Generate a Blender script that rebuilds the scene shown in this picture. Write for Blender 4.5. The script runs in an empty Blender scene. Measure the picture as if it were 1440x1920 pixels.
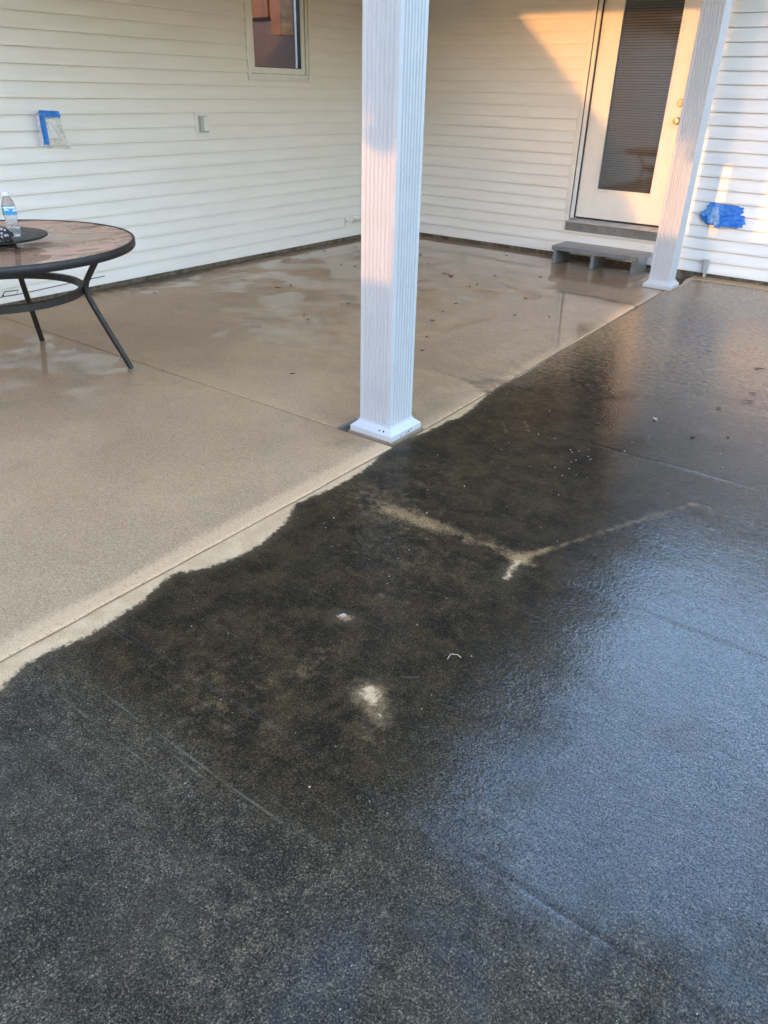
import bpy, bmesh, math, random
import numpy as np
from mathutils import Vector, Matrix
random.seed(7); rng = np.random.default_rng(7)
S = bpy.context.scene
COL = S.collection

# ------------------------------------------------------------------ camera
F_, R_, U_ = None, None, None
def cam_basis(yaw, pitch, roll):
    cy, sy, cp, sp = math.cos(yaw), math.sin(yaw), math.cos(pitch), math.sin(pitch)
    f = Vector((sy*cp, cy*cp, -sp)); r = Vector((cy, -sy, 0)); u = r.cross(f)
    c, s = math.cos(roll), math.sin(roll)
    return f, c*r + s*u, -s*r + c*u
f, r, u = cam_basis(-.6335, .5171, .0244)
cd = bpy.data.cameras.new('camera'); cam = bpy.data.objects.new('camera', cd); COL.objects.link(cam)
cam.matrix_world = Matrix(((r.x, u.x, -f.x, 5.5109), (r.y, u.y, -f.y, -7.5268), (r.z, u.z, -f.z, 1.4573), (0, 0, 0, 1)))
cd.sensor_fit = 'VERTICAL'; cd.sensor_height = 36.0; cd.lens = 1389.5/1920*36
cd.clip_start = .05; cd.clip_end = 3000
S.camera = cam

# ------------------------------------------------------------------ world, sun, exposure
SUN_DIR = Vector((.055, 1.0, -.0714)).normalized()          # the way the light travels
SUN_EL = math.asin(-SUN_DIR.z); SUN_AZ = math.atan2(-SUN_DIR.x, -SUN_DIR.y)
w = bpy.data.worlds.new('World'); S.world = w; w.use_nodes = True
wn = w.node_tree; bg = wn.nodes['Background']
sky = wn.nodes.new('ShaderNodeTexSky'); sky.sky_type = 'NISHITA'; sky.sun_disc = False
sky.sun_elevation = SUN_EL; sky.sun_rotation = SUN_AZ
sky.air_density = 1.0; sky.dust_density = .5; sky.ozone_density = 1.8
tint = wn.nodes.new('ShaderNodeMix'); tint.data_type = 'RGBA'; tint.blend_type = 'MULTIPLY'; tint.inputs[0].default_value = 1
tint.inputs[7].default_value = (1.16, 1.0, 1.03, 1)
wn.links.new(sky.outputs[0], tint.inputs[6]); wn.links.new(tint.outputs[2], bg.inputs[0]); bg.inputs[1].default_value = .15
sd = bpy.data.lights.new('sun', 'SUN'); sd.energy = .135; sd.angle = math.radians(.5); sd.color = (1, .43, .12)
so = bpy.data.objects.new('sun', sd); COL.objects.link(so)
so.rotation_euler = SUN_DIR.to_track_quat('-Z', 'Y').to_euler(); so.location = (0, -20, 10)
S.view_settings.view_transform = 'Standard'; S.view_settings.look = 'None'
S.view_settings.exposure = 4.38; S.view_settings.gamma = 1
S.view_settings.use_curve_mapping = False
try: S.cycles.max_bounces = 8; S.cycles.transparent_max_bounces = 16; S.cycles.use_denoising = True; S.cycles.caustics_reflective = False; S.cycles.caustics_refractive = False
except Exception: pass

# ------------------------------------------------------------------ helpers
def tag(o, label=None, cat=None, group=None, kind=None):
    if label: o['label'] = label
    if cat: o['category'] = cat
    if group: o['group'] = group
    if kind: o['kind'] = kind
    return o
def empty(name, loc=(0, 0, 0)):
    o = bpy.data.objects.new(name, None); COL.objects.link(o); o.location = loc
    o.empty_display_size = .1
    return o
def link_mesh(name, me, mat, parent=None):
    if mat is not None and not me.materials: me.materials.append(mat)
    o = bpy.data.objects.new(name, me); COL.objects.link(o)
    if parent is not None:
        o.parent = parent
        pw = Matrix.Identity(4); q = parent
        while q is not None:
            pw = Matrix.LocRotScale(q.location, q.rotation_euler, q.scale) @ pw; q = q.parent
        o.matrix_parent_inverse = pw.inverted()
    return o
class MB:
    def __init__(s): s.bm = bmesh.new()
    def box(s, x0, x1, y0, y1, z0, z1, rot=None, piv=None):
        vs = [s.bm.verts.new((x, y, z)) for x in (x0, x1) for y in (y0, y1) for z in (z0, z1)]
        for f in ((0, 1, 3, 2), (4, 6, 7, 5), (0, 4, 5, 1), (2, 3, 7, 6), (0, 2, 6, 4), (1, 5, 7, 3)):
            s.bm.faces.new([vs[i] for i in f])
        if rot is not None:
            p = Vector(piv if piv else ((x0+x1)/2, (y0+y1)/2, (z0+z1)/2))
            for v in vs: v.co = rot @ (v.co - p) + p
        return s
    def tube(s, pts, rad, n=8, caps=True, flat=1.0):
        pts = [Vector(p) for p in pts]; rings = []
        rad = rad if isinstance(rad, (list, tuple)) else [rad]*len(pts)
        ref = None
        for i, p in enumerate(pts):
            t = (pts[min(i+1, len(pts)-1)] - pts[max(i-1, 0)]).normalized()
            if ref is None: ref = Vector((0, 0, 1)) if abs(t.z) < .9 else Vector((1, 0, 0))
            a = t.cross(ref).normalized(); b = t.cross(a).normalized(); ref = -b if (-b).dot(ref) > 0 else b
            rings.append([s.bm.verts.new(p + (a*math.cos(k*2*math.pi/n)*flat + b*math.sin(k*2*math.pi/n))*rad[i]) for k in range(n)])
        for q, w_ in zip(rings, rings[1:]):
            for k in range(n): s.bm.faces.new((q[k], q[(k+1) % n], w_[(k+1) % n], w_[k]))
        if caps:
            s.bm.faces.new(rings[0][::-1]); s.bm.faces.new(rings[-1])
        return s
    def lathe(s, prof, c, n=32, arc=2*math.pi, closed=False):
        full = abs(arc - 2*math.pi) < 1e-6; m = n if full else n+1
        rings = []
        for rr, z in prof:
            rings.append([s.bm.verts.new((c[0]+rr*math.cos(k*arc/n), c[1]+rr*math.sin(k*arc/n), c[2]+z)) for k in range(m)])
        pr = list(zip(rings, rings[1:]))
        if closed: pr.append((rings[-1], rings[0]))
        for q, w_ in pr:
            for k in range(n): s.bm.faces.new((q[k], q[(k+1) % m], w_[(k+1) % m], w_[k]))
        if not closed:
            for rg in (rings[0], rings[-1]):
                try: s.bm.faces.new(rg)
                except Exception: pass
        return s
    def prism(s, poly, ax, a, b):
        def P(q, t):
            v = [0, 0, 0]; o = [i for i in range(3) if i != ax]; v[o[0]], v[o[1]], v[ax] = q[0], q[1], t; return v
        A = [s.bm.verts.new(P(q, a)) for q in poly]; B = [s.bm.verts.new(P(q, b)) for q in poly]
        s.bm.faces.new(A); s.bm.faces.new(B[::-1]); n = len(poly)
        for k in range(n): s.bm.faces.new((A[k], B[k], B[(k+1) % n], A[(k+1) % n]))
        return s
    def mesh(s, name, bevel=0, seg=2, smooth=False):
        bmesh.ops.remove_doubles(s.bm, verts=s.bm.verts, dist=1e-6)
        bmesh.ops.recalc_face_normals(s.bm, faces=s.bm.faces)
        if bevel:
            ed = [e for e in s.bm.edges if len(e.link_faces) == 2 and e.calc_face_angle(0) > .5]
            bmesh.ops.bevel(s.bm, geom=ed, offset=bevel, segments=seg, affect='EDGES', profile=.6, clamp_overlap=True)
        me = bpy.data.meshes.new(name); s.bm.to_mesh(me); s.bm.free()
        if smooth:
            me.polygons.foreach_set('use_smooth', [True]*len(me.polygons))
            try: me.set_sharp_from_angle(angle=math.radians(40))
            except Exception: pass
        return me
    def build(s, name, mat, parent=None, bevel=0, seg=2, smooth=False):
        return link_mesh(name, s.mesh(name, bevel, seg, smooth), mat, parent)

# ---- materials
class NT:
    def __init__(s, name):
        s.m = bpy.data.materials.new(name); s.m.use_nodes = True; s.t = s.m.node_tree
        s.b = s.t.nodes['Principled BSDF']; s.out = s.t.nodes['Material Output']
        s.geo = s.t.nodes.new('ShaderNodeNewGeometry')
    def n(s, typ, **k):
        nd = s.t.nodes.new(typ)
        for a, v in k.items(): setattr(nd, a, v)
        return nd
    def set(s, sock, v):
        if hasattr(v, 'is_linked') or isinstance(v, bpy.types.NodeSocket): s.t.links.new(v, sock)
        else:
            if isinstance(v, (tuple, list)) and len(v) == 3 and sock.type == 'RGBA': v = (*v, 1)
            sock.default_value = v
    def P(s, **k):
        names = dict(col='Base Color', rough='Roughness', metal='Metallic', ior='IOR', coat='Coat Weight', coatr='Coat Roughness',
                     coati='Coat IOR', coatn='Coat Normal', norm='Normal', trans='Transmission Weight', spec='Specular IOR Level', alpha='Alpha', sss='Subsurface Weight')
        for a, v in k.items(): s.set(s.b.inputs[names[a]], v)
        return s
    def pos(s, scale=(1, 1, 1), off=(0, 0, 0), rot=(0, 0, 0)):
        mp = s.n('ShaderNodeMapping'); s.t.links.new(s.geo.outputs['Position'], mp.inputs[0])
        mp.inputs['Scale'].default_value = scale; mp.inputs['Location'].default_value = off; mp.inputs['Rotation'].default_value = rot
        return mp.outputs[0]
    def noise(s, scale, detail=4, rough=.55, vec=None, dist=0, col=False):
        nd = s.n('ShaderNodeTexNoise'); nd.inputs['Scale'].default_value = scale; nd.inputs['Detail'].default_value = detail
        nd.inputs['Roughness'].default_value = rough; nd.inputs['Distortion'].default_value = dist
        s.t.links.new(vec if vec is not None else s.geo.outputs['Position'], nd.inputs['Vector'])
        return nd.outputs['Color' if col else 'Fac']
    def voro(s, scale, vec=None, feat='F1', out='Distance', rnd=1):
        nd = s.n('ShaderNodeTexVoronoi', feature=feat); nd.inputs['Scale'].default_value = scale; nd.inputs['Randomness'].default_value = rnd
        s.t.links.new(vec if vec is not None else s.geo.outputs['Position'], nd.inputs['Vector'])
        return nd.outputs[out]
    def attr(s, name):
        nd = s.n('ShaderNodeAttribute', attribute_name=name); return nd.outputs['Fac']
    def ramp(s, v, a, b, lo=0., hi=1., smooth=True):
        nd = s.n('ShaderNodeMapRange'); nd.interpolation_type = 'SMOOTHSTEP' if smooth else 'LINEAR'
        s.set(nd.inputs['Value'], v)
        for q, x in zip(('From Min', 'From Max', 'To Min', 'To Max'), (a, b, lo, hi)): s.set(nd.inputs[q], x)
        return nd.outputs[0]
    def math(s, op, a, b=0.0, clamp=False):
        nd = s.n('ShaderNodeMath', operation=op, use_clamp=clamp); s.set(nd.inputs[0], a); s.set(nd.inputs[1], b); return nd.outputs[0]
    def mix(s, fac, a, b, mode='MIX'):
        nd = s.n('ShaderNodeMix', data_type='RGBA', blend_type=mode); s.set(nd.inputs[0], fac)
        s.set(nd.inputs[6], a); s.set(nd.inputs[7], b); return nd.outputs[2]
    def bump(s, h, dist, strength=1.0, nrm=None):
        nd = s.n('ShaderNodeBump'); s.set(nd.inputs['Height'], h); nd.inputs['Distance'].default_value = dist
        s.set(nd.inputs['Strength'], strength)
        if nrm is not None: s.t.links.new(nrm, nd.inputs['Normal'])
        return nd.outputs[0]
def simple(name, col, rough=.5, metal=0, var=.08, vscale=12, bump=0, bscale=60, **k):
    t = NT(name); v = t.noise(vscale, 5)
    a = tuple(c*(1-var) for c in col); b = tuple(min(1, c*(1+var)) for c in col)
    t.P(col=t.mix(t.ramp(v, .3, .7), a, b), rough=t.ramp(t.noise(vscale*1.7, 3), .3, .7, max(0, rough-.07), min(1, rough+.07)), metal=metal, **k)
    if bump: t.P(norm=t.bump(t.noise(bscale, 4), bump))
    return t.m
def srgb(r, g, b):
    return tuple(((c/255+.055)/1.055)**2.4 if c > 10 else c/255/12.92 for c in (r, g, b))

def m_siding():
    t = NT('vinyl_siding')
    streak = t.noise(3.0, 4, vec=t.pos((.6, .6, 5)))
    c = t.mix(t.ramp(streak, .35, .7), (.785, .758, .71), (.825, .80, .755))
    sp = t.noise(1.2, 5)                                                  # faint grime
    c = t.mix(t.ramp(sp, .58, .8, 0, .10), c, (.62, .60, .54))
    grain = t.noise(30, 3, vec=t.pos((1, 1, 14)))
    t.P(col=c, rough=t.ramp(t.noise(5, 3), .3, .7, .36, .5))
    t.P(norm=t.bump(grain, .0004, .25))
    return t.m
M = {}
M['siding'] = m_siding()
M['trim'] = simple('white_trim', (.79, .77, .72), .42, var=.03)
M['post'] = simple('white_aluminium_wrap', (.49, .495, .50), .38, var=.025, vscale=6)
M['door'] = simple('white_door_paint', (.79, .77, .72), .4, var=.025)
M['sheath'] = simple('sheathing', (.08, .07, .065), .9)
M['found'] = None
M['interior'] = simple('interior_paint', (.16, .09, .085), .8)
M['cabinet'] = simple('stained_maple', (.30, .075, .022), .4, var=.25, vscale=9)
M['black_metal'] = simple('black_powdercoat', (.008, .009, .012), .42, var=.2, vscale=20)
M['bronze_metal'] = simple('dark_bronze_powdercoat', (.016, .0155, .0145), .45, var=.2, vscale=20)
M['brass'] = simple('aged_brass', (.34, .27, .19), .34, metal=1, var=.15, vscale=60)
M['grey_trim'] = simple('grey_composite', (.20, .20, .19), .5, var=.12, vscale=8, bump=.001)
M['alu'] = simple('dull_aluminium', (.50, .50, .49), .42, metal=.6, var=.1)
M['gasket'] = simple('black_gasket', (.012, .012, .012), .6)
M['black_plastic'] = simple('black_plastic', (.02, .02, .022), .35)
M['white_plastic'] = simple('white_plastic', (.75, .75, .73), .4, var=.03)
M['grey_plastic'] = simple('grey_plastic', (.46, .46, .44), .45, var=.05)
M['soffit'] = simple('soffit_vinyl', (.74, .73, .69), .55, var=.03)
M['shingle'] = simple('roof_shingle', (.06, .055, .05), .9, var=.3, vscale=30)
M['shade_fence'] = simple('fence_board', (.16, .12, .085), .85, var=.3, vscale=5)
M['bark'] = simple('bark', (.08, .06, .045), .95, var=.3, vscale=25, bump=.01)
M['leafgreen'] = simple('tree_leaf', (.055, .075, .022), .6, var=.5, vscale=3)
M['lawn'] = simple('lawn_grass', (.04, .06, .02), .9, var=.5, vscale=2)
M['soil'] = simple('joint_soil', (.03, .025, .018), .95, var=.4, vscale=40, bump=.004)
M['slat'] = simple('blind_slat', (.46, .40, .33), .5, var=.03)

def m_glass(name, tint=(1, 1, 1), rough=.01, ior=1.5, boost=0):
    t = NT(name); t.t.nodes.remove(t.b)
    fr = t.n('ShaderNodeFresnel'); fr.inputs[0].default_value = ior
    tr = t.n('ShaderNodeBsdfTransparent'); tr.inputs[0].default_value = (*tint, 1)
    gl = t.n('ShaderNodeBsdfGlossy'); gl.inputs['Roughness'].default_value = rough
    mx = t.n('ShaderNodeMixShader'); fac = fr.outputs[0]
    if boost: fac = t.math('ADD', fac, boost, True)
    fac = t.math('MULTIPLY', fac, t.math('SUBTRACT', 1.0, t.geo.outputs['Backfacing']))       # reflect at the entering face only
    t.t.links.new(fac, mx.inputs[0]); t.t.links.new(tr.outputs[0], mx.inputs[1]); t.t.links.new(gl.outputs[0], mx.inputs[2])
    t.t.links.new(mx.outputs[0], t.out.inputs[0]); return t
M['glass'] = m_glass('window_glass', (.80, .82, .82), boost=.05).m
t_ = m_glass('door_glass', (.68, .66, .63), rough=.05, boost=.09); M['glass_door'] = t_.m
def m_table():
    t = m_glass('table_glass', (.74, .64, .56), boost=.05)
    wv = t.noise(2.2, 4, .55, vec=t.pos((1.6, .9, 1), rot=(0, 0, .6)), dist=1.6); matte = t.ramp(wv, .40, .52, .85, .30)
    df = t.n('ShaderNodeBsdfDiffuse'); df.inputs[0].default_value = (.64, .385, .25, 1)  # tan diffuse layer laid over the glass in wavy patches
    mx = t.n('ShaderNodeMixShader'); old = t.out.inputs[0].links[0].from_socket
    t.t.links.new(matte, mx.inputs[0]); t.t.links.new(old, mx.inputs[1]); t.t.links.new(df.outputs[0], mx.inputs[2]); t.t.links.new(mx.outputs[0], t.out.inputs[0]); return t.m
M['glass_table'] = m_table()

def m_found():
    t = NT('foundation_concrete'); n = t.noise(14, 6, .65)
    c = t.mix(t.ramp(n, .3, .7), (.055, .045, .032), (.20, .16, .11))
    c = t.mix(t.ramp(t.noise(45, 4, .7), .62, .72, 0, .8), c, (.42, .40, .36))
    t.P(col=c, rough=.7, norm=t.bump(t.noise(40, 5), .008)); return t.m
M['found'] = m_found()

def m_tan():
    """clean, wet, tan patio concrete; attributes: wet, dirt, oval"""
    t = NT('wet_tan_concrete')
    wet, dirt_dark, bandm = t.attr('wet'), t.attr('dirt_dark'), t.attr('band')
    sand = t.noise(150, 4, .75); mid = t.noise(60, 4, .6); big = t.noise(1.7, 5, .6, dist=.6); cloud = t.noise(5.5, 5, .62, dist=.5)
    dry = t.mix(t.ramp(big, .3, .72), (.325, .197, .098), (.415, .26, .134))
    dry = t.mix(t.ramp(t.noise(3.6, 6, .66, vec=t.pos(off=(5, 2, 0)), dist=.8), .48, .72, 0, .55), dry, (.27, .165, .085))
    dk = t.mix(t.ramp(cloud, .3, .7), (.185, .110, .055), (.285, .178, .094))
    wetm = t.math('ADD', wet, t.ramp(cloud, .3, .7, -.28, .28)); wetm = t.ramp(wetm, .25, .75)
    c = t.mix(wetm, dry, dk)
    c = t.mix(t.ramp(mid, .35, .7, 0, .22), c, t.mix(.5, c, (.15, .09, .05)))
    c = t.mix(t.ramp(t.math('ADD', bandm, t.ramp(mid, .3, .7, -.15, .15)), .2, .8, 0, .75), c, (.62, .39, .21))
    cell = t.voro(230, out='Color'); c = t.mix(t.math('MULTIPLY', t.math('POWER', cell, 1.6), t.ramp(sand, .35, .65, .15, .8)), c, (.66, .46, .285), 'MIX')
    c = t.mix(t.math('MULTIPLY', t.ramp(t.voro(230, out='Color', vec=t.pos(off=(7, 3, 0))), .22, .05), .55), c, (.12, .075, .042))
    c = t.mix(t.ramp(sand, .46, .30, 0, .5), c, (.17, .10, .052))
    pits = t.voro(75); c = t.mix(t.ramp(pits, .12, .05, 0, .5), c, (.09, .07, .05))
    c = t.mix(t.ramp(t.math('ADD', dirt_dark, t.ramp(t.noise(9, 5), .3, .7, -.2, .2)), .2, .75, 0, .85), c, (.075, .055, .036))
    film = t.ramp(t.math('ADD', wet, t.ramp(t.noise(3.2, 4, dist=.7), .3, .7, -.3, .3)), .2, .75)
    b1 = t.bump(t.noise(120, 5, .65), .0016, t.ramp(film, 0, 1, .8, .25))
    trowel = t.noise(7, 3, vec=t.pos((1, 2.6, 1), rot=(0, 0, .4)), dist=.4)
    b2 = t.bump(trowel, .003, .25)
    t.P(col=c, spec=.25, rough=t.ramp(film, 0, 1, .65, .4), norm=b1, coat=t.ramp(film, 0, 1, .3, 1.0), coatr=t.ramp(film, 0, 1, .26, .05), coati=1.5, coatn=b2)
    return t.m
def m_dark():
    """algae-blackened wet broom-finish concrete; attributes: clean (signed distance, >0 clean), pale, brown, film"""
    t = NT('blackened_wet_concrete')
    cl, pale, brown, film = t.attr('clean'), t.attr('pale'), t.attr('brown'), t.attr('film')
    n1 = t.noise(215, 3, .7); n2 = t.noise(26, 6, .68); n3 = t.noise(2.4, 6, .62, dist=.8); n4 = t.noise(7.5, 6, .68, dist=.3)
    cell = t.voro(330, out='Color', vec=t.pos((1, 1, 1)))                     # each grain of aggregate its own brightness
    fm = t.ramp(t.math('ADD', film, t.ramp(t.noise(2.6, 5, .62, dist=.5), .3, .7, -.24, .24)), .0, 1.0)
    grey = t.mix(t.ramp(n3, .32, .68), (.010, .0068, .0030), (.033, .0235, .0118))
    brn = t.mix(t.ramp(n4, .34, .68), (.0035, .002, .0008), (.030, .018, .0065))
    br = t.ramp(t.math('ADD', brown, t.ramp(n4, .25, .75, -.28, .28)), .3, .8)
    c = t.mix(br, grey, brn)
    c = t.mix(t.ramp(t.noise(4.2, 5, .6, vec=t.pos(off=(3, 1, 0))), .56, .74, 0, .5), c, (.022, .025, .009))     # green film
    blot = t.ramp(t.math('ADD', t.math('MULTIPLY', n2, .55), t.math('MULTIPLY', n4, .45)), .42, .62)
    c = t.mix(t.math('MULTIPLY', blot, .34), c, t.mix(br, (.080, .064, .044), (.050, .032, .013)))
    c = t.mix(t.math('MULTIPLY', fm, .6), c, (.006, .005, .004))
    gr = t.math('MULTIPLY', t.math('POWER', cell, 3.0), t.ramp(n1, .38, .58, .1, 1.25)); gr = t.math('MULTIPLY', gr, t.ramp(blot, 0, 1, .62, 1))
    gw = t.math('MULTIPLY', t.ramp(fm, 0, 1, .72, .42), t.ramp(br, 0, 1, 1, .62))
    c = t.mix(t.math('MULTIPLY', gr, gw), c, t.mix(br, (.33, .245, .145), (.26, .17, .075)))
    c = t.mix(t.ramp(n1, .48, .36, 0, .85), c, (.003, .002, .0013))
    broom = t.noise(1.0, 3, .6, vec=t.pos((1.6, 80, 1), rot=(0, 0, .02)))
    c = t.mix(t.ramp(broom, .60, .74, 0, .15), c, (.16, .135, .10))
    sx = t.n('ShaderNodeSeparateXYZ'); t.t.links.new(t.geo.outputs['Position'], sx.inputs[0])      # a few trowel scratches along the slab
    yy = t.math('ADD', sx.outputs[1], t.ramp(t.noise(1.3, 2), .3, .7, -.004, .004))
    for y0, xa, xb, amt in ((-6.832, 3.85, 4.45, .17), (-6.752, 3.95, 4.75, .15), (-6.775, 4.2, 4.6, .12), (-4.62, 4.9, 6.2, .16), (-4.86, 4.7, 6.2, .14), (-5.05, 5.0, 6.3, .16)):
        m_ = t.ramp(t.math('ABSOLUTE', t.math('SUBTRACT', yy, y0)), .0048, .001)
        m_ = t.math('MULTIPLY', m_, t.math('MULTIPLY', t.ramp(sx.outputs[0], xa, xa+.15), t.ramp(sx.outputs[0], xb, xb-.15)))
        c = t.mix(t.math('MULTIPLY', t.math('MULTIPLY', m_, t.ramp(t.noise(9, 3), .35, .6)), amt), c, (.36, .30, .22))
    chips = t.voro(60, out='Distance'); cm = t.math('MULTIPLY', t.ramp(chips, .12, .06), t.ramp(t.voro(60, out='Color'), .86, .87))
    c = t.mix(t.math('MULTIPLY', cm, .7), c, (.42, .39, .33))
    # cleaned concrete along the joint and where the spray wandered
    e = t.math('ADD', cl, t.ramp(t.noise(42, 5, .7), .3, .7, -.009, .009))
    c = t.mix(t.ramp(e, -.055, .0, 0, .30), c, (.13, .088, .048))         # half-wet margin
    clean = t.ramp(e, -.008, .010)
    sand = t.noise(150, 4, .75)
    tan = t.mix(t.ramp(t.noise(12, 4), .3, .7), (.50, .315, .165), (.62, .41, .235))
    tan = t.mix(t.ramp(sand, .5, .68, 0, .55), tan, (.66, .47, .30)); tan = t.mix(t.ramp(sand, .46, .33, 0, .55), tan, (.22, .14, .08))
    p = t.math('MULTIPLY', t.ramp(t.math('ADD', pale, t.ramp(n2, .3, .7, -.25, .25)), .12, 1.25), t.ramp(n1, .38, .60, .25, 1))
    c = t.mix(t.math('MULTIPLY', p, .85), c, (.45, .27, .12))
    c = t.mix(clean, c, tan)
    fm = t.math('MULTIPLY', fm, t.math('SUBTRACT', 1, t.math('MULTIPLY', clean, .7)))
    bro = t.noise(1.0, 2, .6, vec=t.pos((4, 55, 1), rot=(0, 0, .02)))
    b0 = t.bump(n1, .0012, .7)
    peb = t.noise(85, 2, .5, dist=.6); wl2 = t.noise(30, 4, .6, dist=.4); fine = t.noise(160, 3, .6)
    hc = t.math('ADD', t.math('ADD', t.math('MULTIPLY', peb, .55), t.math('MULTIPLY', wl2, .45)), t.math('ADD', t.math('MULTIPLY', bro, .22), t.math('MULTIPLY', fine, .10)))
    b1 = t.bump(hc, .0020, t.ramp(fm, 0, 1, .6, 1))
    t.P(col=c, rough=.65, norm=b0, spec=.12, coat=t.math('MULTIPLY', t.ramp(fm, 0, 1, .30, 1.0), t.ramp(n1, .34, .58, .35, 1)), coatr=t.ramp(fm, 0, 1, .08, .02), coati=t.ramp(fm, 0, 1, 1.36, 1.75), coatn=b1)
    return t.m
M['tan'] = m_tan(); M['dark'] = m_dark()
def m_step():
    t = NT('grey_deck_paint'); g = t.noise(9, 4, vec=t.pos((1, 10, 10)))
    c = t.mix(t.ramp(g, .35, .7), (.14, .148, .153), (.21, .217, .222))
    c = t.mix(t.ramp(t.noise(5, 5, .65), .55, .75, 0, .5), c, (.065, .06, .056))
    t.P(col=c, rough=.34, norm=t.bump(g, .0015, .6), coat=.4, coatr=.15); return t.m
M['step'] = m_step()
def m_tape():
    t = NT('blue_masking_tape'); n = t.noise(28, 4)
    c = t.mix(t.ramp(n, .4, .75), (.012, .16, .60), (.05, .27, .72))
    wr = t.noise(16, 3, dist=1.5); c = t.mix(t.ramp(wr, .56, .72, 0, .5), c, (.14, .33, .72))
    t.P(col=c, rough=.55, norm=t.bump(wr, .006, .6)); return t.m
M['tape'] = m_tape()

# ================================================================== GROUND
def edge_x(Y):                       # line of the joint between porch slab and outer pavement (slightly skewed)
    Y = np.asarray(Y, float); return 3.655 - .026*np.maximum(0, Y+5.0)
def seg_dist(X, Y, pts):
    d = np.full(X.shape, 1e9)
    for (ax, ay), (bx, by) in zip(pts, pts[1:]):
        vx, vy = bx-ax, by-ay; L = vx*vx+vy*vy+1e-12
        t = np.clip(((X-ax)*vx+(Y-ay)*vy)/L, 0, 1); d = np.minimum(d, np.hypot(X-ax-t*vx, Y-ay-t*vy))
    return d
def vnoise(X, Y, s, seed):
    g = np.random.default_rng(seed).random((64, 64)); x, y = X*s, Y*s
    xi, yi = np.floor(x).astype(int), np.floor(y).astype(int); fx, fy = x-xi, y-yi
    fx, fy = fx*fx*(3-2*fx), fy*fy*(3-2*fy); q = lambda i, j: g[(xi+i) % 64, (yi+j) % 64]
    return (q(0,0)*(1-fx)+q(1,0)*fx)*(1-fy)+(q(0,1)*(1-fx)+q(1,1)*fx)*fy
def grid_mesh(name, xs, ys, zf, xwarp, attrs, mat):
    nx, ny = len(xs), len(ys); U, Y = np.meshgrid(xs, ys, indexing='ij')
    X = xwarp(U, Y); Z = zf(X, Y, U)
    V = np.stack([X, Y, Z], -1).reshape(-1, 3)
    i = np.arange(nx*ny).reshape(nx, ny)
    Q = np.stack([i[:-1, :-1], i[1:, :-1], i[1:, 1:], i[:-1, 1:]], -1).reshape(-1, 4)
    # skirt round the rim, 10 cm deep
    rim = np.concatenate([i[:, 0], i[-1, 1:], i[-2::-1, -1], i[0, -2:0:-1]])
    low = V[rim].copy(); low[:, 2] = -.10; base = len(V); V = np.concatenate([V, low]); n = len(rim)
    k = np.arange(n); k2 = (k+1) % n
    Q = np.concatenate([Q, np.stack([rim[k2], rim[k], base+k, base+k2], -1)])
    me = bpy.data.meshes.new(name); me.vertices.add(len(V)); me.vertices.foreach_set('co', V.ravel())
    me.loops.add(Q.size); me.loops.foreach_set('vertex_index', Q.ravel().astype(np.int32))
    me.polygons.add(len(Q)); me.polygons.foreach_set('loop_start', np.arange(0, Q.size, 4, dtype=np.int32))
    sm = np.ones(len(Q), bool); sm[-n:] = False; me.polygons.foreach_set('use_smooth', sm)
    for a, fn in attrs.items():
        v = np.asarray(fn(X, Y), np.float32).reshape(-1); v = np.concatenate([v, v[rim]])
        at = me.attributes.new(a, 'FLOAT', 'POINT'); at.data.foreach_set('value', v)
    me.update(calc_edges=True); me.validate()
    o = link_mesh(name, me, mat); tag(o, kind='structure'); return o
def axis(a, b, step, extra=()):
    v = list(np.linspace(a, b, max(2, int(round((b-a)/step))+1)))
    for e in (.003, .008, .016): v += [a+e, b-e]
    v += list(extra); v = sorted(set(np.round(v, 5))); return np.array(v)

NOTCH = [(3.288, 9.0, -4.935, -4.655), (3.250, 9.0, -.84, .5)]     # cut-outs round the post footings
def notch_axis():
    xs, ys = [], []
    for x0, x1, y0, y1 in NOTCH: xs += [x0-.004, x0+.004]; ys += [y0-.004, y0+.004, y1-.004, y1+.004]
    return xs, ys
nxs, nys = notch_axis()
def tool(d): return -.007*np.exp(-np.maximum(d, 0)/.006)
def z_tan(y0, y1, x1f=True):
    def zf(X, Y, U):
        z = .0022*(vnoise(X, Y, 2.2, 3)-.5) + tool(Y-y0) + tool(y1-Y) + tool(edge_x(Y)-.004-X)*.7
        for a, b, c, d in NOTCH:
            ins = (X > a) & (X < b) & (Y > c) & (Y < d); z = np.where(ins, -.045, z)
        return z
    return zf
OVAL = [(3.65, -4.03), (3.598, -4.02), (3.537, -3.982), (3.349, -3.917), (3.179, -3.899), (2.95, -3.95), (2.6, -4.2), (2.3, -4.45), (1.9, -4.62), (1.0, -4.75)]
def f_wet(X, Y):
    # the wetter, glossier back of the porch; the drier washed part near the first post and the front
    w_ = np.clip((Y+4.75+.55*np.clip((X-2.4)/1.0, -1, 1))/.9, 0, 1)*.45
    inside = np.clip((X-2.75)/.3, 0, 1)*np.where((X > 2.2), Y > np.interp(X, [2.2, 2.6, 2.95, 3.179, 3.349, 3.537, 3.65], [-4.45, -4.2, -3.95, -3.899, -3.917, -3.982, -4.03]), 0)
    w_ = w_ + .46*inside
    w_ = w_ + .30*np.clip((Y+2.6)/1.4, 0, 1)
    w_ += .55*np.exp(-(np.hypot((X-1.3)/1.5, (Y+5.25)*1.3)/.6)**2) + .25*np.exp(-(np.hypot((X-1.6)/1.2, (Y+4.1))/.45)**2)
    w_ += .5*np.exp(-(np.hypot(X-3.5, (Y+5.02)*2.0)/.22)**2)
    return w_
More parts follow.
